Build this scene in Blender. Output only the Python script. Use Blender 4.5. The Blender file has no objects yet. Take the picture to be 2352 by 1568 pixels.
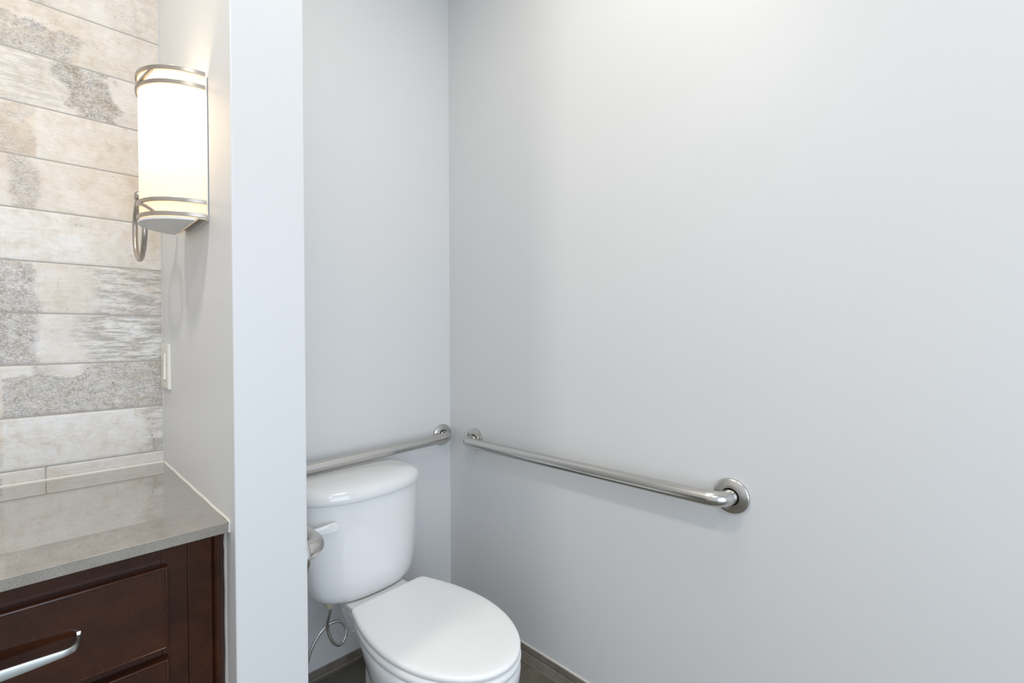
import bpy, bmesh, math, random
from mathutils import Vector, Matrix, noise
from math import sin, cos, pi, radians, hypot, sqrt, atan2

# ------------------------------------------------------------------ camera
S = bpy.context.scene
COL = S.collection
H = 1.228
yaw, pitch, roll = radians(44.688), radians(.787), radians(-.162)
F0 = Vector((cos(yaw), sin(yaw), 0)); R0 = Vector((sin(yaw), -cos(yaw), 0)); Z0 = Vector((0, 0, 1))
F = F0*cos(pitch)-Z0*sin(pitch); U = Z0*cos(pitch)+F0*sin(pitch)
Rr = R0*cos(roll)+U*sin(roll); Uu = U*cos(roll)-R0*sin(roll)
cam = bpy.data.objects.new('camera', bpy.data.cameras.new('camera'))
COL.objects.link(cam)
m = Matrix((Rr, Uu, -F)).transposed().to_4x4(); m.translation = (0, 0, H)
cam.matrix_world = m
cam.data.sensor_width = 36; cam.data.lens = 1088.3/2352*36; cam.data.clip_start = .02
S.camera = cam

# ------------------------------------------------------------------ light and exposure
S.view_settings.view_transform = 'Standard'; S.view_settings.look = 'None'
S.view_settings.gamma = 1; S.view_settings.use_curve_mapping = False
S.view_settings.exposure = 0.18
w = bpy.data.worlds.new('daylight'); S.world = w; w.use_nodes = True
w.node_tree.nodes['Background'].inputs[0].default_value = (.75, .87, 1, 1)
w.node_tree.nodes['Background'].inputs[1].default_value = 1.0

def area(name, loc, target, sx, sy, power, col, spread=180):
    d = bpy.data.lights.new(name, 'AREA'); d.shape = 'RECTANGLE'; d.size = sx; d.size_y = sy
    d.energy = power; d.color = col; d.spread = radians(spread)
    o = bpy.data.objects.new(name, d); COL.objects.link(o); o.location = loc
    o.rotation_euler = (Vector(target)-Vector(loc)).to_track_quat('-Z', 'Y').to_euler()
    return o
# daylight through the window in the wall behind the camera
area('window_daylight', (-.1, -1.74, 1.20), (-.1, 0, 1.10), 1.7, 2.1, 28.0, (.73, .84, 1.0))
# recessed ceiling lights, plus an added fill lamp for the room
def disk(name, loc, r, power, col):
    d = bpy.data.lights.new(name, 'AREA'); d.shape = 'DISK'; d.size = 2*r; d.energy = power; d.color = col
    o = bpy.data.objects.new(name, d); COL.objects.link(o); o.location = loc
disk('vanity_downlight_lamp', (-.45, .9, 2.79), .10, 10, (1, .95, .88))
disk('alcove_downlight_lamp', (.66, .70, 2.79), .30, 6.0, (1, .92, .80))
disk('room_fill_lamp', (-.35, -.35, 2.79), .25, 10, (1, .96, .90))  # added lamp, unseen, raises the ambient level of the whole room

# ------------------------------------------------------------------ helpers
def tag(o, label=None, cat=None, group=None, kind=None):
    for k, v in (('label', label), ('category', cat), ('group', group), ('kind', kind)):
        if v: o[k] = v
    return o
def obj(name, bm, mat, parent=None, smooth=True, angle=40, sub=0, bevel=0):
    bmesh.ops.recalc_face_normals(bm, faces=bm.faces[:])
    me = bpy.data.meshes.new(name); bm.to_mesh(me); bm.free()
    o = bpy.data.objects.new(name, me); COL.objects.link(o)
    for mm in (mat if isinstance(mat, (list, tuple)) else [mat]): me.materials.append(mm)
    if smooth:
        for p in me.polygons: p.use_smooth = True
        try: me.set_sharp_from_angle(angle=radians(angle))
        except Exception: pass
    if bevel:
        b = o.modifiers.new('bevel', 'BEVEL'); b.width = bevel; b.segments = 3; b.limit_method = 'ANGLE'; b.angle_limit = radians(35)
    if sub:
        s = o.modifiers.new('sub', 'SUBSURF'); s.levels = s.render_levels = sub
    if parent: o.parent = parent
    return o
def empty(name, loc, rz=0):
    o = bpy.data.objects.new(name, None); COL.objects.link(o); o.location = loc; o.rotation_euler.z = rz
    o.empty_display_size = .05
    return o
def box(bm, x0, x1, y0, y1, z0, z1):
    v = [bm.verts.new((x, y, z)) for z in (z0, z1) for y in (y0, y1) for x in (x0, x1)]
    for f in ((0, 1, 3, 2), (4, 5, 7, 6), (0, 1, 5, 4), (2, 3, 7, 6), (0, 2, 6, 4), (1, 3, 7, 5)):
        bm.faces.new([v[i] for i in f])
def struct(name, bm, mat, **k):
    return tag(obj(name, bm, mat, **k), kind='structure')
def loft(bm, secs, cap0=True, cap1=True):
    rings = [[bm.verts.new(p) for p in s] for s in secs]
    n = len(rings[0])
    for a, b in zip(rings, rings[1:]):
        for i in range(n): bm.faces.new((a[i], a[(i+1) % n], b[(i+1) % n], b[i]))
    if cap0: bm.faces.new(rings[0])
    if cap1: bm.faces.new(rings[-1])
def tube(bm, pts, r, n=20, closed=False, caps=True):
    pts = [Vector(p) for p in pts]; N = len(pts); rad = r if callable(r) else (lambda i: r)
    rings = []; up = None
    for i, p in enumerate(pts):
        a = pts[(i-1) % N] if (closed or i > 0) else p
        b = pts[(i+1) % N] if (closed or i < N-1) else p
        t = (b-a).normalized()
        if up is None:
            up = Vector((0, 0, 1)) if abs(t.z) < .9 else Vector((1, 0, 0))
        up = (up - t*up.dot(t)).normalized(); s = t.cross(up)
        rings.append([bm.verts.new(p+(up*cos(2*pi*k/n)+s*sin(2*pi*k/n))*rad(i)) for k in range(n)])
    prs = list(zip(rings, rings[1:]))
    if closed: prs.append((rings[-1], rings[0]))
    for a, b in prs:
        for k in range(n): bm.faces.new((a[k], a[(k+1) % n], b[(k+1) % n], b[k]))
    if not closed and caps: bm.faces.new(rings[0]); bm.faces.new(rings[-1])
def revolve(bm, prof, origin, axis, n=48):
    """prof: list of (radius, height along axis)"""
    axis = Vector(axis).normalized(); u = axis.orthogonal().normalized(); v = axis.cross(u); o = Vector(origin)
    rings = []
    for r, h in prof:
        if r < 1e-6: rings.append([bm.verts.new(o+axis*h)])
        else: rings.append([bm.verts.new(o+axis*h+(u*cos(2*pi*k/n)+v*sin(2*pi*k/n))*r) for k in range(n)])
    for a, b in zip(rings, rings[1:]):
        for k in range(n):
            q = (k+1) % n
            if len(a) == 1 and len(b) == 1: continue
            if len(a) == 1: bm.faces.new((a[0], b[k], b[q]))
            elif len(b) == 1: bm.faces.new((a[k], a[q], b[0]))
            else: bm.faces.new((a[k], a[q], b[q], b[k]))
def smooth_path(P, n=8):
    P = [Vector(p) for p in P]; out = []
    for i in range(len(P)-1):
        p0 = P[max(i-1, 0)]; p1 = P[i]; p2 = P[i+1]; p3 = P[min(i+2, len(P)-1)]
        for k in range(n):
            t = k/n
            out.append(.5*((2*p1)+(p2-p0)*t+(2*p0-5*p1+4*p2-p3)*t*t+(3*p1-p0-3*p2+p3)*t**3))
    out.append(P[-1]); return out

# ------------------------------------------------------------------ materials
class NT:
    def __init__(s, name):
        s.m = bpy.data.materials.new(name); s.m.use_nodes = True; s.t = s.m.node_tree
        s.b = s.t.nodes['Principled BSDF']
    def n(s, typ, **k):
        nd = s.t.nodes.new(typ)
        for a, v in k.items():
            if a.startswith('_'): setattr(nd, a[1:], v)
            else: nd.inputs[a.replace('__', ' ')].default_value = v
        return nd
    def l(s, a, b): s.t.links.new(a, b)
    def coord(s, scale=(1, 1, 1), rot=(0, 0, 0)):
        c = s.n('ShaderNodeTexCoord'); mp = s.n('ShaderNodeMapping'); mp.inputs['Scale'].default_value = scale; mp.inputs['Rotation'].default_value = rot
        s.l(c.outputs['Object'], mp.inputs['Vector']); return mp.outputs[0]
    def noise(s, vec, scale, detail=4, rough=.6, dist=0):
        nd = s.n('ShaderNodeTexNoise', Scale=scale, Detail=detail, Roughness=rough, Distortion=dist)
        s.l(vec, nd.inputs['Vector']); return nd.outputs['Fac']
    def ramp(s, fac, stops, interp='LINEAR'):
        r = s.n('ShaderNodeValToRGB'); r.color_ramp.interpolation = interp
        e = r.color_ramp.elements
        while len(e) < len(stops): e.new(.5)
        for q, (p, c) in zip(e, stops):
            q.position = p; q.color = (*c, 1) if len(c) == 3 else c
        s.l(fac, r.inputs[0]); return r.outputs[0]
    def mix(s, fac, a, b, mode='MIX'):
        x = s.n('ShaderNodeMix', _data_type='RGBA', _blend_type=mode)
        for v, i in ((fac, 0), (a, 6), (b, 7)):
            if isinstance(v, (int, float)): x.inputs[i].default_value = v
            elif isinstance(v, tuple): x.inputs[i].default_value = (*v, 1)
            else: s.l(v, x.inputs[i])
        return x.outputs[2]
    def math(s, op, a, b=0.0, clamp=False):
        x = s.n('ShaderNodeMath', _operation=op, _use_clamp=clamp)
        for v, i in ((a, 0), (b, 1)):
            if isinstance(v, (int, float)): x.inputs[i].default_value = v
            else: s.l(v, x.inputs[i])
        return x.outputs[0]
    def bump(s, hgt, strength, dist):
        b = s.n('ShaderNodeBump', Strength=strength, Distance=dist); s.l(hgt, b.inputs['Height']); s.l(b.outputs[0], s.b.inputs['Normal'])
def G(v): return (v, v, v)
def simple(name, col, rough=.5, metal=0, coat=0, spec=.5):
    t = NT(name); t.b.inputs['Base Color'].default_value = (*col, 1); t.b.inputs['Roughness'].default_value = rough
    t.b.inputs['Metallic'].default_value = metal; t.b.inputs['Coat Weight'].default_value = coat
    t.b.inputs['Specular IOR Level'].default_value = spec
    return t
def paint(name, col, rough=.45, bump=.05):
    t = simple(name, col, rough); v = t.coord()
    nz = t.noise(v, 260, 3, .6); t.bump(nz, bump, .0008)
    c = t.mix(t.noise(v, 2.2, 2, .5), tuple(x*.985 for x in col), tuple(min(1, x*1.015) for x in col)); t.l(c, t.b.inputs['Base Color'])
    return t.m
M_WALL = paint('wall_paint', (.763, .765, .762), .42)
M_CEIL = paint('ceiling_paint', (.82, .82, .80), .8)
M_PORC = simple('porcelain', (.88, .885, .885), .07, coat=.4).m
M_SEAT = simple('seat_plastic', (.94, .94, .935), .16).m
M_CAULK = simple('caulk', (.82, .79, .72), .45).m
M_IVORY = simple('ivory_plastic', (.80, .77, .69), .3).m
def metal(name, col, rough, aniso=(40, 40, 40), b=.04):
    t = simple(name, col, rough, 1); v = t.coord(aniso)
    nz = t.noise(v, 30, 2, .5)
    r = t.math('MULTIPLY_ADD', nz, .04); t.t.nodes[-1].inputs[2].default_value = rough-.02; t.l(r, t.b.inputs['Roughness'])
    return t.m
M_STEEL = metal('brushed_steel', (.60, .585, .56), .25)
M_NICKEL = metal('satin_nickel', (.50, .45, .40), .32)
M_PULL = metal('brushed_nickel_pull', (.50, .52, .50), .33)
M_CHROME = simple('chrome', (.78, .78, .78), .15, 1).m
M_DARK = simple('dark_gap', (.01, .01, .01), .8).m

def wood():
    t = simple('espresso_wood', (.03, .012, .008), .13, coat=0, spec=.38)
    v = t.coord((3, 3, 3))
    c = t.ramp(t.noise(v, 5, 3, .5, .4), [(.3, (.027, .009, .005)), (.7, (.058, .017, .0075))])
    c = t.mix(.25, c, t.ramp(t.noise(v, 150, 2, .6), [(.35, (.020, .008, .005)), (.65, (.07, .028, .013))]))
    t.l(c, t.b.inputs['Base Color']); t.b.inputs['Coat Roughness'].default_value = .15
    return t.m
M_WOOD = wood()
def quartz():
    t = simple('quartz_counter', (.3, .28, .25), .06, coat=1.0); t.b.inputs['Coat Roughness'].default_value = .02; t.b.inputs['Coat IOR'].default_value = 1.7
    v = t.coord()
    base = t.ramp(t.noise(v, 28, 3, .6), [(.3, (.27, .245, .21)), (.7, (.34, .31, .27))])
    g = t.ramp(t.noise(v, 620, 4, .8), [(.35, G(.0)), (.49, G(1)), (.62, G(1))])
    c = t.mix(t.math('MULTIPLY', g, 1.0), (.14, .125, .11), base)
    h = t.ramp(t.noise(v, 760, 4, .8), [(.57, G(0)), (.66, G(1))])
    c = t.mix(t.math('MULTIPLY', h, .75), c, (.62, .60, .56))
    t.l(c, t.b.inputs['Base Color'])
    return t.m
M_QUARTZ = quartz()
def floor_tile():
    t = simple('slate_floor', (.06, .055, .045), .45)
    v = t.coord()
    c = t.ramp(t.noise(v, 9, 6, .65), [(.3, (.085, .082, .058)), (.55, (.15, .138, .104)), (.75, (.21, .185, .145))])
    d = t.mix(t.math('MULTIPLY', t.ramp(t.noise(v, 260, 2, .6), [(.4, G(0)), (.7, G(1))]), .35), c, (.14, .13, .11))
    br = t.n('ShaderNodeTexBrick', Scale=1.0, Mortar__Size=.004); br.inputs['Brick Width'].default_value = .6; br.inputs['Row Height'].default_value = .3
    t.l(v, br.inputs['Vector'])
    cc = t.mix(br.outputs['Fac'], d, (.17, .16, .13)); t.l(cc, t.b.inputs['Base Color'])
    t.bump(t.noise(v, 60, 4, .6), .25, .002)
    return t.m
M_FLOOR = floor_tile()
def bb_mat():
    t = simple('taupe_base', (.12, .10, .085), .4); v = t.coord()
    c = t.ramp(t.noise(v, 22, 4, .6), [(.3, (.185, .162, .135)), (.7, (.27, .235, .20))]); t.l(c, t.b.inputs['Base Color'])
    return t.m
M_BASE = bb_mat()

def stone():
    """weathered plank tile: attribute 'patch' R = coarse grain, G = beige wash, B = streaks"""
    t = simple('weathered_stone_tile', (.6, .57, .52), .38)
    at = t.n('ShaderNodeAttribute'); at.attribute_name = 'patch'
    sp = t.n('ShaderNodeSeparateColor'); t.l(at.outputs['Color'], sp.inputs[0])
    g, be, st = sp.outputs
    v = t.coord(); vs = t.coord((.45, 1, 1.25))
    n1 = t.noise(v, 34, 6, .65, .5)
    cream = t.ramp(n1, [(.3, (.66, .60, .52)), (.47, (.77, .73, .67)), (.65, (.81, .80, .78))])
    cream = t.mix(be, cream, t.ramp(t.noise(v, 22, 5, .6, .6), [(.3, (.56, .46, .35)), (.55, (.70, .61, .51)), (.75, (.78, .73, .66))]))
    # fine brushed fibre and pits
    fib = t.noise(t.coord((.18, 1, 1), (0, radians(-4), 0)), 260, 4, .7)
    cream = t.mix(1.0, cream, t.ramp(fib, [(.35, G(.93)), (.5, G(1)), (.65, G(1.03))]), 'MULTIPLY')
    pit = t.ramp(t.noise(t.coord((.8, 1, 1.2), (0, radians(25), 0)), 230, 2, .5), [(.67, G(0)), (.73, G(1))])
    sel = t.ramp(t.noise(v, 30, 3, .7), [(.46, G(0)), (.60, G(1))])
    cream = t.mix(t.math('MULTIPLY', t.math('MULTIPLY', pit, sel), .8), cream, (.22, .20, .175))
    # coarse grain
    gr = t.noise(t.coord((.55, 1, 1.2), (0, radians(20), 0)), 420, 4, .8)
    grain = t.ramp(gr, [(.32, (.16, .148, .132)), (.43, (.32, .30, .275)), (.55, (.52, .495, .465)), (.66, (.90, .89, .87))])
    tone = t.ramp(t.noise(v, 30, 4, .6), [(.35, (.84, .76, .66)), (.5, (1, .97, .93)), (.65, (1.0, 1.0, 1.04))])
    grain = t.mix(1.0, grain, tone, 'MULTIPLY')
    edge = t.math('SUBTRACT', t.math('ADD', g, t.math('MULTIPLY', t.math('SUBTRACT', t.noise(t.coord((.7, 1, 1)), 60, 8, .78), .5), 2.6)), .28)
    mg = t.math('MULTIPLY', t.math('MULTIPLY', edge, 1.2, True), t.math('MULTIPLY', g, 1.25, True))
    c = t.mix(mg, cream, grain)
    # streaks
    vv = t.coord((.16, 1, 1), (0, radians(9), 0))
    s1 = t.ramp(t.noise(vv, 120, 6, .75, .3), [(.44, G(0)), (.56, G(1))])
    c = t.mix(t.math('MULTIPLY', t.math('MULTIPLY', s1, st), .7), c, (.27, .245, .21))
    s2 = t.ramp(t.noise(vv, 60, 5, .75, .3), [(.54, G(0)), (.66, G(1))])
    c = t.mix(t.math('MULTIPLY', t.math('MULTIPLY', s2, st), .8), c, (.82, .81, .80))
    t.l(c, t.b.inputs['Base Color'])
    t.bump(t.noise(vs, 200, 4, .7), .12, .0015)
    return t.m
M_STONE = stone()
M_GROUT = simple('grout', (.42, .40, .37), .8).m

# ------------------------------------------------------------------ setting
XR, YB, XL, YF, ZC = 1.30, 1.6744, -1.55, -1.80, 2.80
PX0, PX1, PY = .262, .401, 1.003
PXF = .2655          # the left face runs very slightly out of square
def pface(y): return PX0+(PXF-PX0)*(YB-y)/(YB-PY)
T = .1
bm = bmesh.new(); box(bm, XL-T, XR+T, YF-T, YB+T, -.1, 0); struct('floor', bm, M_FLOOR, smooth=False)
bm = bmesh.new(); box(bm, XL-T, XR+T, YF-T, YB+T, ZC, ZC+.1); struct('ceiling', bm, M_CEIL, smooth=False)
bm = bmesh.new(); box(bm, XR, XR+T, YF-T, YB+T, 0, ZC); struct('wall_right', bm, M_WALL, smooth=False)
bm = bmesh.new(); box(bm, XL-T, XR, YB, YB+T, 0, ZC); struct('wall_back', bm, M_WALL, smooth=False)
bm = bmesh.new(); box(bm, XL-T, XL, YF-T, YB, 0, ZC); struct('wall_left', bm, M_WALL, smooth=False)
bm = bmesh.new()
WX0, WX1, WZ0, WZ1 = -1.0, .8, .10, 2.30
box(bm, XL, WX0, YF-T, YF, 0, ZC); box(bm, WX1, XR, YF-T, YF, 0, ZC)
box(bm, WX0, WX1, YF-T, YF, 0, WZ0); box(bm, WX0, WX1, YF-T, YF, WZ1, ZC)
struct('wall_front', bm, M_WALL, smooth=False)
bm = bmesh.new()
for a in ((WX0, WX0+.05, WZ0, WZ1), (WX1-.05, WX1, WZ0, WZ1), (WX0, WX1, WZ0, WZ0+.05), (WX0, WX1, WZ1-.05, WZ1), (-.125, -.075, WZ0, WZ1)):
    box(bm, a[0], a[1], YF-.07, YF-.02, a[2], a[3])
struct('window_1', bm, simple('window_frame_white', (.8, .8, .8), .4).m, smooth=False)
# partition between vanity and toilet, rounded drywall corners
bm = bmesh.new(); loft(bm, [[(PXF, PY, z), (PX1, PY, z), (PX1, YB, z), (PX0, YB, z)] for z in (0, ZC)])
o = struct('wall_partition', bm, M_WALL, smooth=True); bv = o.modifiers.new('bevel', 'BEVEL'); bv.width = .0025; bv.segments = 3

def base_profile(name, p0, p1, inward, h=.058):
    """p0->p1 along the wall foot, inward = unit vector into the room"""
    prof = [(0, h), (.003, h), (.0065, h-.002), (.0065, h-.020), (.0045, h-.024), (.0045, h-.028), (.0065, h-.031), (.008, h-.044), (.011, .004), (.011, 0), (0, 0)]
    bm = bmesh.new(); p0 = Vector(p0); p1 = Vector(p1); inn = Vector(inward)
    loft(bm, [[p+inn*a+Vector((0, 0, b)) for a, b in prof] for p in (p0, p1)])
    return struct(name, bm, M_BASE, smooth=True, angle=25)
base_profile('baseboard_right', (XR, YF, 0), (XR, YB, 0), (-1, 0, 0))
base_profile('baseboard_back', (PX1, YB, 0), (XR-.011, YB, 0), (0, -1, 0), .038)
base_profile('baseboard_partition', (PX1, PY, 0), (PX1, YB-.011, 0), (1, 0, 0))
bm = bmesh.new(); box(bm, XR-.0035, XR, YF, YB, .0575, .0605); struct('trim_1', bm, M_CAULK, smooth=False)
bm = bmesh.new(); box(bm, XR-.0145, XR-.0105, YF, YB, 0, .0012); struct('trim_2', bm, simple('floor_grout', (.26, .235, .19), .8).m, smooth=False)

# ---- tile wall above the vanity
TY = YB-.011
rows = [.867, .902, 1.0302, 1.158, 1.2855, 1.4135, 1.541, 1.669, 1.796, 1.924, 2.052, 2.180, 2.308, 2.436, 2.564, 2.70]
def sbox(v, a, b, s):
    """soft box"""
    f = lambda t: 1/(1+math.exp(-max(-40, min(40, t))))
    return f((v-a)/s)*f((b-v)/s)
def nz(x, z, s, seed=0): return noise.fractal(Vector((x*s, seed*7.3, z*s)), 1, 2, 4)
def px2x(px): return -.048+px*(.262+.048)/372      # metres along the tile wall
def patch(r, x, z):
    """grain, beige, streak for row r"""
    z0, z1 = rows[r], rows[r+1]; v = (z-z0)/(z1-z0); u = (x+.048)/(.31)*372    # u: 0..372 across the visible part
    w1 = nz(x, z, 22, r)*26; w2 = nz(x, z, 22, r+40)*.25
    if u < -8: 
        k = noise.cell(Vector((r*3.1, 0, 0))) ; t = nz(x, z, 6, r)
        return (max(0, min(.9, .35+t*1.6)), max(0, min(1, .3-t)), max(0, min(1, .3+nz(x, z, 5, r+9)*2)))
    g = b = s = 0
    if r == 0: g = .12+.15*sbox(u, 80, 260, 20); b = .15+.35*sbox(u, 60, 110, 6)
    if r == 1:
        g = .08+.25*sbox(u+w1*.5, 340, 420, 4); s = .75*sbox(u+w1, 325, 420, 8); b = .1*sbox(u, 150, 260, 20)
        d = abs(u-(318+(1-v)*26+w1*.35)); g += .8*math.exp(-(d/2.2)**2) if v < .75 else 0
    if r == 2: g = .95*(1-.95*sbox(u+w1, -60, 60, 6)*(v+w2 > .78))*(1-.9*sbox(u+w1, 95, 170, 8)*(v+w2*.7 > .80)) ; b = .25; g *= .92
    if r == 3: g = .95*sbox(u+w1*.4, -60, 72, 6)+.30*sbox(u+w1, 190, 420, 12); s = 1.0*sbox(u+w1+40*v, 190, 420, 12); b = .30*sbox(u, 70, 230, 10)
    if r == 4: g = .92*sbox(u+w1*.5+10*v, -60, 82, 7)+.55*sbox(u+w1, 195, 420, 8)*(.5+.5*sbox(v, -.2, .35, .05)); s = .9*sbox(u+w1, 195, 420, 8); b = .55*sbox(u, 75, 210, 8)+.4*(u > 260)
    if r == 5: g = .10+.22*sbox(u+w1, 182, 300, 5)*sbox(v, .3, .8, .1); b = .45*sbox(u, 182, 330, 4)*(.5+w2*2)+.9*sbox(u+w1*.2, 338, 366, 4)*sbox(v+w2, .3, 1.2, .1)
    if r == 6: g = .75*sbox(u+w1*.6, 12, 76, 4); b = .42+.45*sbox(u+w1*.3, 285, 345, 6)
    if r == 7: g = .78*sbox(u+w1*.8, -60, 72, 3)*(.75+w2); b = .30+.25*sbox(u, 200, 300, 25)+.6*(u < 72)
    if r == 8: g = .97*sbox(u+w1+(1-v)*-45, 150-40, 285-45, 5)+.28; b = .25; s = .45*sbox(u, -60, 150, 20); g *= (1-.75*sbox(u+w1, 255, 290, 5))
    if r == 9: g = .50*sbox(u+w1*1.3, -60, 170, 7)*(v+w2*1.2 < .62)+.32; b = .45+.2*(u < 170)
    if r == 10: g = .45*sbox(u+w1*1.4, 10, 120, 8)+.3*sbox(u+w1, 255, 360, 8)+.2; b = .40
    if r >= 11: g = .35+.5*nz(x, z, 8, r); b = .45
    return (max(0, min(1, g)), max(0, min(1, b)), max(0, min(1, s)))
bm = bmesh.new(); cl = bm.loops.layers.float_color.new('patch'); vals = {}
def tile(r, x0, x1):
    z0, z1 = rows[r]+.0008, rows[r+1]-.0008; step = .004 if x1 > -.1 else .03
    nx = max(2, int((x1-x0)/step)); nzz = max(2, int((z1-z0)/step)); g = []
    for j in range(nzz+1):
        row = []
        for i in range(nx+1):
            x = x0+(x1-x0)*i/nx; z = z0+(z1-z0)*j/nzz
            e = min(x-x0, x1-x, z-z0, z1-z); y = TY+(.0012 if e < 1e-6 else 0)
            vv = bm.verts.new((x, y, z)); vals[vv] = patch(r, x, z); row.append(vv)
        g.append(row)
    for j in range(nzz):
        for i in range(nx):
            f = bm.faces.new((g[j][i], g[j][i+1], g[j+1][i+1], g[j+1][i]))
            for lp in f.loops: lp[cl] = (*vals[lp.vert], 1)
for r in range(len(rows)-1):
    joint = {7: px2x(-90), 9: px2x(-140), 4: px2x(-80), 6: px2x(-30), 0: px2x(80)}.get(r, -.25-(r*.17) % .4)
    xs = [PX0-.0005]; x = joint
    while x > XL: xs.append(x+.0004); xs.append(x-.0004); x -= .61
    xs.append(XL)
    for a, b in zip(xs[0::2], xs[1::2]): tile(r, b, a)
for f in bm.faces: f.smooth = True
o = struct('wall_back_tile', bm, M_STONE, smooth=False)
for p in o.data.polygons: p.use_smooth = True
bm = bmesh.new(); box(bm, XL, PX0, TY+.0009, YB, .866, ZC); struct('trim_3', bm, M_GROUT, smooth=False)
# caulk bead down the tile / partition joint
bm = bmesh.new(); tube(bm, [(PX0-.001, TY+.0005, .868), (PX0-.001, TY+.0005, ZC)], .0022, 8); struct('trim_4', bm, simple('grey_caulk', (.62, .61, .59), .5).m)

# ------------------------------------------------------------------ vanity
CZ = .867; CY0 = 1.034
bm = bmesh.new(); loft(bm, [[(XL+.002, CY0, z), (.2625, CY0, z), (PX0-.0015, TY-.0005, z), (XL+.002, TY-.0005, z)] for z in (CZ-.020, CZ)])
ct = obj('countertop', bm, M_QUARTZ, bevel=.0012, smooth=True); 
tag(ct, 'polished grey brown speckled stone countertop on the dark wooden vanity', 'countertop')
bm = bmesh.new()   # bead widening towards the front where the wall runs out
secs = []
for k in range(21):
    y = CY0-.001+(TY-.002-CY0)*k/20; xa = PX0-.0035+.0038*(1-k/20); xb = pface(y)+.0005; wv = .0008*sin(k*1.3)
    secs.append([(xa+wv*.5, y, CZ+.0002), (xa*.6+xb*.4, y, CZ+.0014), (xb, y, CZ+.0045+wv), (xb, y, CZ-.004), (xa+.002, y, CZ-.004)])
loft(bm, secs)
yv = CY0+.002; loft(bm, [[(.2622, yv, z), (pface(yv)+.0005, yv-.0005, z), (pface(yv)+.0005, yv+.006, z), (.2622, yv+.004, z)] for z in (CZ-.021, CZ-.003)])
obj('caulk_bead', bm, M_CAULK, ct)
bm = bmesh.new(); tube(bm, [(XL+.01, TY, CZ+.0005), (PX0-.003, TY, CZ+.0005)], .003, 8); obj('caulk_bead', bm, M_CAULK, ct)

VT = CZ-.0205; VY = 1.060
van = empty('vanity_cabinet', (-.35, 1.3, 0))
tag(van, 'dark espresso wooden vanity cabinet with drawers under the stone countertop', 'cabinet')
def vobj(name, bm, mat, parent=van, **k):
    # built in world coordinates, stored relative to the parent chain
    off = Vector((0, 0, 0)); p = parent
    while p: off += p.location; p = p.parent
    bmesh.ops.translate(bm, verts=bm.verts[:], vec=-off)
    return obj(name, bm, mat, parent, **k)
bm = bmesh.new()
box(bm, -1.2, .2015, VY+.018, YB-.005, .09, VT)
box(bm, -1.2, .18, VY+.07, YB-.005, 0, .09)
vobj('body', bm, M_WOOD, smooth=False)
bm = bmesh.new()   # face frame of the drawer bank
box(bm, .160, .1995, VY, VY+.018, .09, VT); box(bm, -.305, -.262, VY, VY+.018, .09, VT)
for a, b in ((.805, VT), (.635, .672), (.41, .442), (.09, .13)): box(bm, -.262, .160, VY+.0005, VY+.018, a, b)
vobj('face_frame', bm, M_WOOD, bevel=.0008)
bm = bmesh.new(); box(bm, .2003, .2395, VY+.0015, VY+.02, .09, VT); vobj('filler_panel', bm, M_WOOD, bevel=.0008)
# quarter round scribe against the partition
bm = bmesh.new()
pr = [(.2412+.0208*(i/10), VY+.010-.008*sin(pi*i/10)) for i in range(11)]+[(.2620, VY+.02), (.2412, VY+.02)]
loft(bm, [[(a, b, z) for a, b in pr] for z in (.09, VT)]); vobj('scribe_molding', bm, M_WOOD)
bm = bmesh.new(); wob = [(VT-.001, 0), (.835, .0010), (.815, -.0006), (.80, .0008), (.77, .0003), (.72, .0012), (.66, .0002), (.6, .001), (.55, 0), (.4, .0008), (.1, 0)]
loft(bm, [[(.2622+w_, VY+.004, z), (pface(VY)+.0003, VY-.001, z), (pface(VY)+.0003, VY+.012, z), (.2622+w_, VY+.012, z)] for z, w_ in wob])
vobj('caulk_bead', bm, M_CAULK)
def drawer(x0, x1, z0, z1, parent):
    """slab front standing proud of the frame, with an eased front edge"""
    steps = [(0, 0), (0, .0165), (.0003, .0176), (.0010, .0188), (.0022, .0196), (.0036, .0199), (.0046, .0197), (.0052, .0189), (.0062, .0189)]
    secs = []
    for ins, out in steps:
        y = VY-.0005-out
        secs.append([(x0+ins, y, z0+ins), (x1-ins, y, z0+ins), (x1-ins, y, z1-ins), (x0+ins, y, z1-ins)])
    bm = bmesh.new(); loft(bm, secs)
    d = vobj('drawer', bm, M_WOOD, parent, smooth=True, angle=22)
    return d
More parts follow.
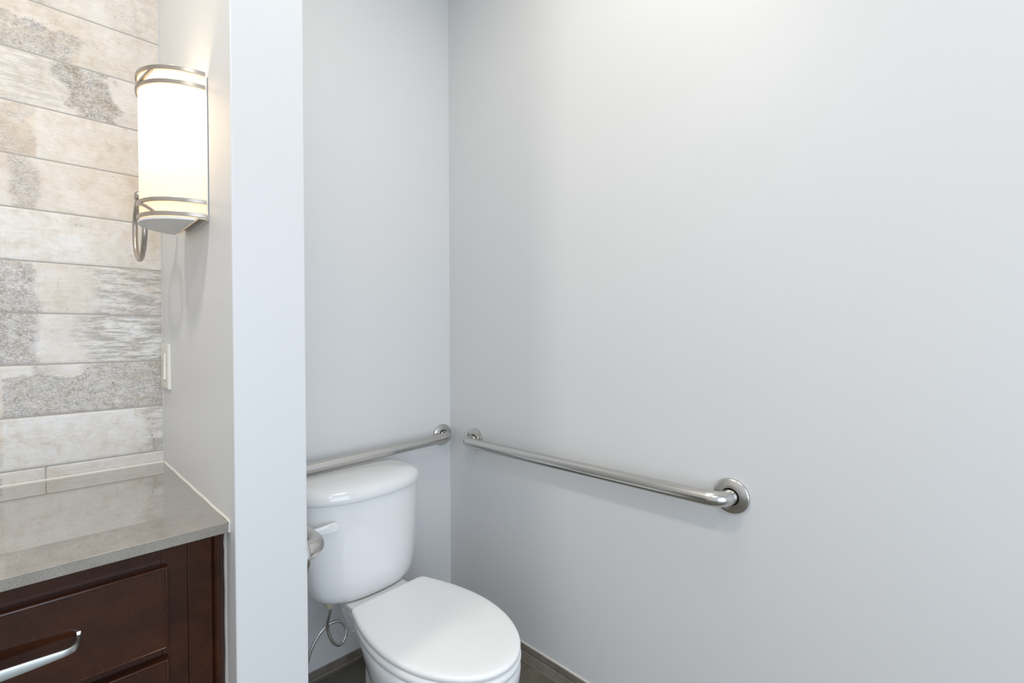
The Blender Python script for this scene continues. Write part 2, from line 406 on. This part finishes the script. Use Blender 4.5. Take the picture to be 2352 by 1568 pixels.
def pull(cx, cz, parent, half=.098):
    yf = VY-.0198
    bm = bmesh.new()
    # flat bar, wide in the middle, whose ends sweep back and flare onto the drawer front
    O = .030
    right = [(0, O+.003, 0)]+[(half*q, O+.003*(1-q*q), q) for q in (.15, .3, .45, .6, .7, .78)]
    x_e = half-.002; c0 = .86
    for k in range(1, 11):
        a = pi/2*k/10; right.append((half*c0-.004+(x_e-half*c0+.004)*sin(a), .007+(O-.006)*cos(a)**.9 if k < 10 else .007, .8+.012*k))
    right += [(x_e+.0005, .004, .93), (x_e+.001, 0, 1.0)]
    full = [(-x, o_, q) for x, o_, q in right[:0:-1]]+right
    secs = []
    for k, (x, o_, q) in enumerate(full):
        p0 = full[max(k-1, 0)]; p1 = full[min(k+1, len(full)-1)]
        tx, ty = p1[0]-p0[0], p1[1]-p0[1]; ln = hypot(tx, ty); nx_, ny_ = -ty/ln, tx/ln      # towards the room
        wz = .0088-.0035*min(1, q/.85)**1.6+(.0045*((q-.85)/.15)**2 if q > .85 else 0)
        th = .0022+(.0012*((q-.9)/.1) if q > .9 else 0)
        zc = cz+.0035*max(0, (q-.8)/.2)
        X = cx+x; Y = yf-o_
        f_ = (nx_*th, -ny_*th)
        secs.append([(X+f_[0], Y+f_[1], zc-wz*.9), (X+f_[0]*1.25, Y+f_[1]*1.25, zc+wz*.55), (X+f_[0]*.8, Y+f_[1]*.8, zc+wz), (X-f_[0], Y-f_[1], zc+wz*.95), (X-f_[0], Y-f_[1], zc-wz*.95)])
    bm.free(); bm = bmesh.new(); loft(bm, secs)
    h = vobj('handle', bm, M_PULL, parent, smooth=True, angle=35, bevel=.0006); h['label'] = 'brushed nickel bar handle'
for a, b in ((.662, .8125), (.435, .6445), (.12, .417)):
    d = drawer(-.270, .1668, a, b, van)
    pull(-.050, (a+b)/2-.002, d)
bm = bmesh.new()
# second bay: a pair of doors further left, outside the picture's edge
for x0, x1 in ((-.74, -.31), (-1.18, -.75)):
    box(bm, x0, x1, VY-.018, VY, .12, .82)
vobj('door', bm, M_WOOD, bevel=.003)

# ------------------------------------------------------------------ sconce on the partition
SX, SYc, SZ0, SZ1, SA, SD = pface(1.262), 1.262, 1.468, 1.781, .104, .102
sc = empty('wall_sconce', (SX, SYc, SZ0))
tag(sc, 'lit half-round wall sconce with white glass shade and nickel bands on the partition', 'wall lamp')
def L(x, y, z): return (x-SX, y-SYc, z-SZ0)
def arc(d, a, n=48, x0=-.004): return [(x0-d*sin(pi*i/n), -a*cos(pi*i/n)) for i in range(n+1)]
tg = NT('opal_glass')
tr = tg.n('ShaderNodeBsdfTranslucent', Color=(.78, .73, .66, 1)); df = tg.n('ShaderNodeBsdfDiffuse', Color=(.9, .88, .84, 1))
em = tg.n('ShaderNodeEmission', Color=(1, .86, .66, 1), Strength=.18)
mx = tg.n('ShaderNodeMixShader', Fac=.35); tg.l(tr.outputs[0], mx.inputs[1]); tg.l(df.outputs[0], mx.inputs[2])
ad = tg.n('ShaderNodeAddShader'); tg.l(mx.outputs[0], ad.inputs[0]); tg.l(em.outputs[0], ad.inputs[1])
tg.l(ad.outputs[0], tg.t.nodes['Material Output'].inputs[0])
def shell(bm, d, a, th, z0, z1, n=48, x0=-.004):
    o_ = arc(d, a, n, x0); i_ = arc(d-th, a-th, n, x0)
    prof = o_+i_[::-1]
    loft(bm, [[(x, y, z) for x, y in prof] for z in (z0, z1)])
HS = SZ1-SZ0
bm = bmesh.new(); shell(bm, SD-.003, SA-.003, .0022, .004, HS-.004); obj('shade', bm, tg.m, sc, angle=60)
M_SCW = simple('white_enamel', (.80, .80, .78), .5).m
bm = bmesh.new(); box(bm, -.0026, -.0005, -SA+.001, SA-.001, .002, HS-.01); obj('backplate', bm, M_SCW, sc, bevel=.0008)
# bottom cap: half-ellipse set off the wall, with a raised housing behind
bm = bmesh.new()
pf = [(x-.0, y) for x, y in arc(SD, SA)]
pf = [(x, y) for x, y in pf if x < -.018]
loft(bm, [[(x, y, z) for x, y in pf] for z in (-.0005, .0035)]); 
obj('bottom_cap', bm, M_SCW, sc, angle=40)
bm = bmesh.new(); box(bm, -.0182, -.0005, -.100, .100, .0125, .0145); box(bm, -.0182, -.0165, -.100, .100, .0036, .0145)
obj('housing', bm, M_NICKEL, sc)
def band(z, h=.0082):
    bm = bmesh.new(); shell(bm, SD+.0015, SA+.0005, .0035, z-h/2, z+h/2, 48, -.004); return obj('band', bm, M_NICKEL, sc, angle=40, bevel=.0006)
zb = [.011, .040, HS-.034, HS-.006]
for z in zb: band(z)
def arch(zlo, zhi, flip):
    """curved strap between two bands, centred on the front of the shade"""
    bm = bmesh.new(); n = 28; secs = []
    for i in range(n+1):
        t = -1+2*i/n; th = pi/2+t*.62
        k = 1-t*t; z = (zhi-(zhi-zlo)*k) if flip else (zlo+(zhi-zlo)*k)
        def P(d, dz): return (-.004-(SD+d)*sin(th), -(SA+d)*cos(th), z+dz)
        secs.append([P(-.002, -.0032), P(.002, -.0032), P(.002, .0032), P(-.002, .0032)])
    loft(bm, secs); obj('arched_strap', bm, M_NICKEL, sc, angle=40)
arch(zb[0]+.003, zb[1]-.004, False); arch(zb[2]+.002, zb[3]-.003, True)
lb = bpy.data.lights.new('bulb_light', 'POINT'); lb.energy = 1.25; lb.color = (1, .79, .52); lb.shadow_soft_size = .018
lo = bpy.data.objects.new('bulb_light', lb); COL.objects.link(lo); lo.location = (SX-.045, SYc, SZ0+.205)

# ------------------------------------------------------------------ towel ring
tr_ = empty('towel_ring', (pface(1.43), 1.43, 1.560))
tag(tr_, 'brushed nickel towel ring hanging beyond the lit wall sconce', 'towel ring')
bm = bmesh.new()
revolve(bm, [(0, 0), (.024, 0), (.025, .002), (.024, .006), (.012, .010), (.0085, .014), (.0085, .06), (.010, .064), (.0125, .070), (.0135, .078), (.012, .086), (.008, .090), (0, .091)], (0, 0, 0), (-1, 0, 0), 36)
obj('post', bm, M_NICKEL, tr_)
bm = bmesh.new(); R_ = .0735
tube(bm, [(-.081, R_*sin(2*pi*i/64), -.002-R_+R_*cos(2*pi*i/64)) for i in range(64)], .0056, 14, closed=True)
obj('ring', bm, M_NICKEL, tr_)

# ------------------------------------------------------------------ switch plate
sw = empty('switch_plate', (pface(1.607), 1.607, 1.145))
tag(sw, 'ivory rocker light switch plate on the partition beside the stone tiles', 'light switch')
bm = bmesh.new()
q = []
for ins, out in ((0, 0), (0, .0045), (.001, .0065), (.003, .0078)):
    q.append([(-out, -.047+ins, -.062+ins), (-out, .047-ins, -.062+ins), (-out, .047-ins, .062-ins), (-out, -.047+ins, .062-ins)])
loft(bm, q); obj('plate', bm, M_IVORY, sw, angle=30)
bm = bmesh.new(); loft(bm, [[(-.0075, -.018, -.036), (-.0075, .016, -.036), (-.0075, .016, .036), (-.0075, -.018, .036)], [(-.0125, -.017, -.035), (-.0095, .015, -.035), (-.0075, .015, .035), (-.0105, -.017, .035)]])
obj('rocker', bm, simple('rocker_white', (.85, .84, .78), .3).m, sw, bevel=.0006)
for z in (-.05, .05):
    bm = bmesh.new(); revolve(bm, [(0, .007), (.003, .007), (.003, .0088), (.0018, .0092), (0, .0092)], (0, -.001, z), (-1, 0, 0), 16); obj('screw', bm, M_IVORY, sw)

# ------------------------------------------------------------------ grab bars
def grab_bar(name, A, B, nrm, label, r=.0202, out=.062, fr=.0460):
    """A, B: flange centres on the wall, nrm: wall normal"""
    A, B, n_ = Vector(A), Vector(B), Vector(nrm); t = (B-A).normalized()
    root = empty(name, A); tag(root, label, 'grab bar', 'brushed steel grab bars round the toilet')
    rb = .040; pts = [A-A, n_*(out-rb)]
    for i in range(1, 13):
        th = pi/2*i/12; pts.append(n_*(out-rb+rb*sin(th))+t*(rb-rb*cos(th)))
    Lb = (B-A)
    pts2 = [Lb+n_*(out-rb+rb*sin(pi/2*i/12))-t*(rb-rb*cos(pi/2*i/12)) for i in range(12, -1, -1)]
    mid = [pts[-1].lerp(pts2[0], k/8) for k in range(1, 8)]
    bm = bmesh.new(); tube(bm, pts+mid+pts2+[Lb], r, 32); obj('rail', bm, M_STEEL, root, angle=60)
    for c in (Vector((0, 0, 0)), Lb):
        bm = bmesh.new()
        revolve(bm, [(0, .0005), (fr, .0005), (fr+.0005, .003), (fr-.0005, .0075), (fr-.0035, .0100), (r+.008, .0130), (r+.0028, .0135), (r+.0022, .012), (r+.0022, .002)], c, n_, 56)
        obj('flange', bm, M_STEEL, root, angle=28)
        bm = bmesh.new(); revolve(bm, [(r+.0003, .0065), (r+.0022, .0065)], c, n_, 40); obj('gap_ring', bm, M_DARK, root)
    return root
grab_bar('grab_bar', (XR, 1.503, .7915), (XR, .4665, .8005), (-1, 0, 0), 'long steel grab bar running along the wide right wall')
grab_bar('grab_bar', (1.2535, YB, .7935), (.44, YB, .773), (0, -1, 0), 'steel grab bar on the back wall just above the toilet tank')
grab_bar('grab_bar', (PX1, 1.053, .752), (PX1, 1.565, .752), (1, 0, 0), 'steel grab bar elbow peeking out beside the partition and tank lever', out=.050)

# ------------------------------------------------------------------ toilet
TX, TYc = .804, 1.105
to = empty('toilet', (TX, TYc, 0), radians(2.6))
tag(to, 'white two-piece toilet with closed lid in the alcove below the grab bars', 'toilet')
def egg(wd, yf, yb, wb, ym=0, rc=.02, n=28, pw=1.0, flat=None):
    """outline: front at -yf, back at yb with half-width wb, max half-width wd at ym; flat: y where the width has reached wb"""
    right = []
    for i in range(n):
        th = pi/2*i/n; right.append((wd*sin(th)**pw, ym-(yf+ym)*cos(th)))
    fl = flat if flat is not None else yb
    m_ = 16
    for i in range(m_+1):
        t = i/m_; y = ym+(yb-rc-ym)*t
        s = min(1, (y-ym)/(fl-ym)) if fl > ym else 1
        if flat is None: ww = wd-(wd-wb)*s**1.9
        else: ww = wd-(wd-wb)*(s*s*(3-2*s))
        right.append((ww, y))
    wl = right[-1][0]
    for i in range(1, 7):
        th = pi/2*i/6; right.append((wl-rc*(1-cos(th)), yb-rc+rc*sin(th)))
    return [(x, y) for x, y in right]+[(-x, y) for x, y in right[:0:-1]]
def sec(o_, z): return [(x, y, z) for x, y in o_]
# bowl
bm = bmesh.new()
B = [(.0, .112, .24, .29, .070, .26), (.02, .112, .24, .29, .070, .26), (.08, .118, .232, .29, .062, .26), (.14, .140, .236, .30, .058, .26), (.19, .159, .248, .30, .056, .27), (.24, .172, .260, .31, .062, .29), (.29, .177, .270, .34, .088, .33), (.322, .1825, .2775, .36, .096, .34), (.345, .184, .280, .37, .102, .34), (.358, .183, .279, .37, .102, .34), (.3645, .180, .276, .37, .100, .34), (.3675, .175, .271, .365, .097, .34)]
loft(bm, [sec(egg(a, f_, b_, wb, 0, .02, flat=fl), z) for z, a, f_, b_, wb, fl in B])
obj('bowl', bm, M_PORC, to, angle=60)
bm = bmesh.new()
D_ = [(.315, .078, .33), (.335, .086, .37), (.352, .097, .41), (.366, .105, .43), (.376, .107, .433), (.381, .105, .431), (.3825, .100, .426)]
def deck(wd, yb, z, e=0):
    pts = []
    y0 = .165+e
    r = .018
    base = [(wd*1.22, y0), (wd*1.10, y0+.05), (wd*1.02, y0+.09), (wd, y0+.13), (wd, yb-r)]
    rr = base+[(wd-r+r*cos(pi/2*i/5), yb-r+r*sin(pi/2*i/5)) for i in range(1, 6)]
    return [(x, y, z) for x, y in rr]+[(-x, y, z) for x, y in rr[::-1]]
loft(bm, [deck(a, b, z) for z, a, b in D_])
obj('deck', bm, M_PORC, to, angle=50)
# seat ring and lid
bm = bmesh.new()
R2 = [(.3695, .174, .274), (.372, .180, .280), (.379, .1825, .2825), (.3875, .181, .281), (.3915, .176, .276)]
loft(bm, [sec(egg(a, f_, .232, .128*a/.18, 0, .012), z) for z, a, f_ in R2]); obj('seat_ring', bm, M_SEAT, to, angle=60)
bm = bmesh.new()
L2 = [(.3945, .174, .274, .234), (.396, .1785, .279, .239), (.401, .1805, .281, .2405), (.406, .180, .2805, .240), (.4095, .177, .2775, .238), (.4115, .171, .2715, .233), (.4125, .155, .255, .220), (.4135, .12, .20, .18), (.414, .05, .08, .08)]
loft(bm, [sec(egg(a, f_, b_, .130*a/.18, 0, .026 if a > .1 else .008), z) for z, a, f_, b_ in L2]); obj('lid', bm, M_SEAT, to, angle=60)
for s in (-1, 1):
    bm = bmesh.new(); revolve(bm, [(0, 0), (.013, 0), (.013, .009), (.010, .012), (0, .0125)], (s*.07, .225, .3815), (0, 0, 1), 24); obj('hinge_cap', bm, M_SEAT, to)
# tank
def tsec(wd, yf, yb, z, bow=.028, n=64, p=5.0):
    out = []; cy = (yf+yb)/2; hy = (yb-yf)/2
    for i in range(n):
        th = 2*pi*i/n; c, s = cos(th), sin(th)
        x = wd*math.copysign(abs(c)**(2/p), c); y = hy*math.copysign(abs(s)**(2/p), s)
        if y < 0: y += bow*min(1, wd/.2)**2*(x/wd)**2*(-y/hy)
        out.append((x, cy+y, z))
    return out
TW = 0.0
bm = bmesh.new()
tk = [(.3835, .115, .312, .50), (.385, .145, .300, .51), (.390, .163, .293, .52), (.401, .176, .290, .53), (.420, .186, .2885, .535), (.46, .196, .288, .54), (.54, .205, .288, .545), (.62, .2115, .2885, .548), (.703, .2165, .2885, .550)]
loft(bm, [tsec(a, f_, b_, z, bow=.040, p=3.8) for z, a, f_, b_ in tk]); tank = obj('tank', bm, M_PORC, to, angle=60)
bm = bmesh.new()
lk = [(.7035, .2145, .287, .552), (.7045, .2195, .281, .556), (.708, .2215, .279, .558), (.718, .2218, .2787, .559), (.728, .2205, .280, .558), (.737, .2165, .285, .556), (.744, .2085, .294, .550), (.7490, .197, .306, .542), (.7520, .180, .322, .530), (.7538, .155, .345, .51), (.7548, .115, .375, .48), (.7552, .05, .40, .45)]
loft(bm, [tsec(a, f_, b_, z, bow=.042, p=3.6) for z, a, f_, b_ in lk]); obj('tank_lid', bm, M_PORC, to, angle=60)
# flush lever
bm = bmesh.new()
revolve(bm, [(0, 0), (.012, 0), (.012, .008), (.009, .014), (0, .016)], (-.216, .338, .640), (0, -1, 0), 24)
secs = []
for i in range(17):
    t = i/16; x = -.228+.088*t
    hz = .010+.0060*min(1, t*1.4)-.001*t; zc = .637+.007*sin(pi*t*.5)
    yy = .322-.026*t-.006*sin(pi*t)
    if t > .9: hz *= sqrt(max(.05, 1-((t-.9)/.1)**2*.8))
    secs.append([(x, yy, zc-hz), (x, yy-.004, zc-hz*.8), (x, yy-.006, zc), (x, yy-.004, zc+hz*.8), (x, yy, zc+hz), (x, yy+.003, zc)])
loft(bm, secs); obj('flush_lever', bm, M_PORC, to, angle=40)
# supply line
sx, sy = -.133, .40
bm = bmesh.new(); revolve(bm, [(0, 0), (.017, 0), (.018, .004), (.016, .012), (.011, .013), (.010, .022), (0, .022)], (sx, sy-.035, .386), (0, 0, -1), 12)
nut = obj('coupling_nut', bm, simple('nut_plastic', (.55, .47, .36), .5).m, to)
hose = [(sx, sy-.035, .375), (sx+.001, sy-.028, .35), (sx+.008, sy+.002, .29), (sx+.025, sy+.004, .235), (sx+.05, sy+.006, .208), (sx+.072, sy+.010, .215), (sx+.080, sy+.014, .245), (sx+.066, sy+.018, .272), (sx+.040, sy+.022, .283), (sx+.010, sy+.026, .274), (sx-.015, sy+.030, .250), (sx-.033, sy+.034, .215), (sx-.045, sy+.040, .17), (sx-.05, sy+.046, .14)]
t_ = simple('braided_steel', (.80, .80, .78), .34, 1); v_ = t_.coord((1, 1, 1)); vo = t_.n('ShaderNodeTexVoronoi', Scale=520.0); t_.l(v_, vo.inputs['Vector']); t_.bump(vo.outputs['Distance'], .6, .001)
bm = bmesh.new(); tube(bm, smooth_path([(a, b, c-.006) for a, b, c in hose], 10), .0056, 14); obj('supply_hose', bm, t_.m, to)
bm = bmesh.new()
revolve(bm, [(0, 0), (.022, 0), (.022, .003), (.008, .005), (.008, .05), (0, .05)], (sx-.05, .552, .115), (0, -1, 0), 24)
vb = obj('stop_valve', bm, M_CHROME, to); bm = bmesh.new(); revolve(bm, [(0, 0), (.011, 0), (.011, .03), (0, .03)], (sx-.05, sy+.05, .105), (0, 0, 1), 18)
obj('valve_body', bm, M_CHROME, vb)

# ------------------------------------------------------------------ ceiling lights, the mid-room one added as fill
for x, y, r, lab in ((-.45, .9, .10, 'small round recessed ceiling light over the vanity'), (.66, .70, .30, 'round ceiling light in front of the toilet alcove'), (-.35, -.35, .25, 'round unseen ceiling light added as fill in the middle of the room')):
    c = empty('ceiling_light', (x, y, ZC)); tag(c, lab, 'ceiling light')
    bm = bmesh.new(); revolve(bm, [(r, -.001), (r+.02, -.001), (r+.02, -.006), (r, -.008), (r, -.001)], (0, 0, 0), (0, 0, 1), 48); obj('trim_ring', bm, M_SCW, c)
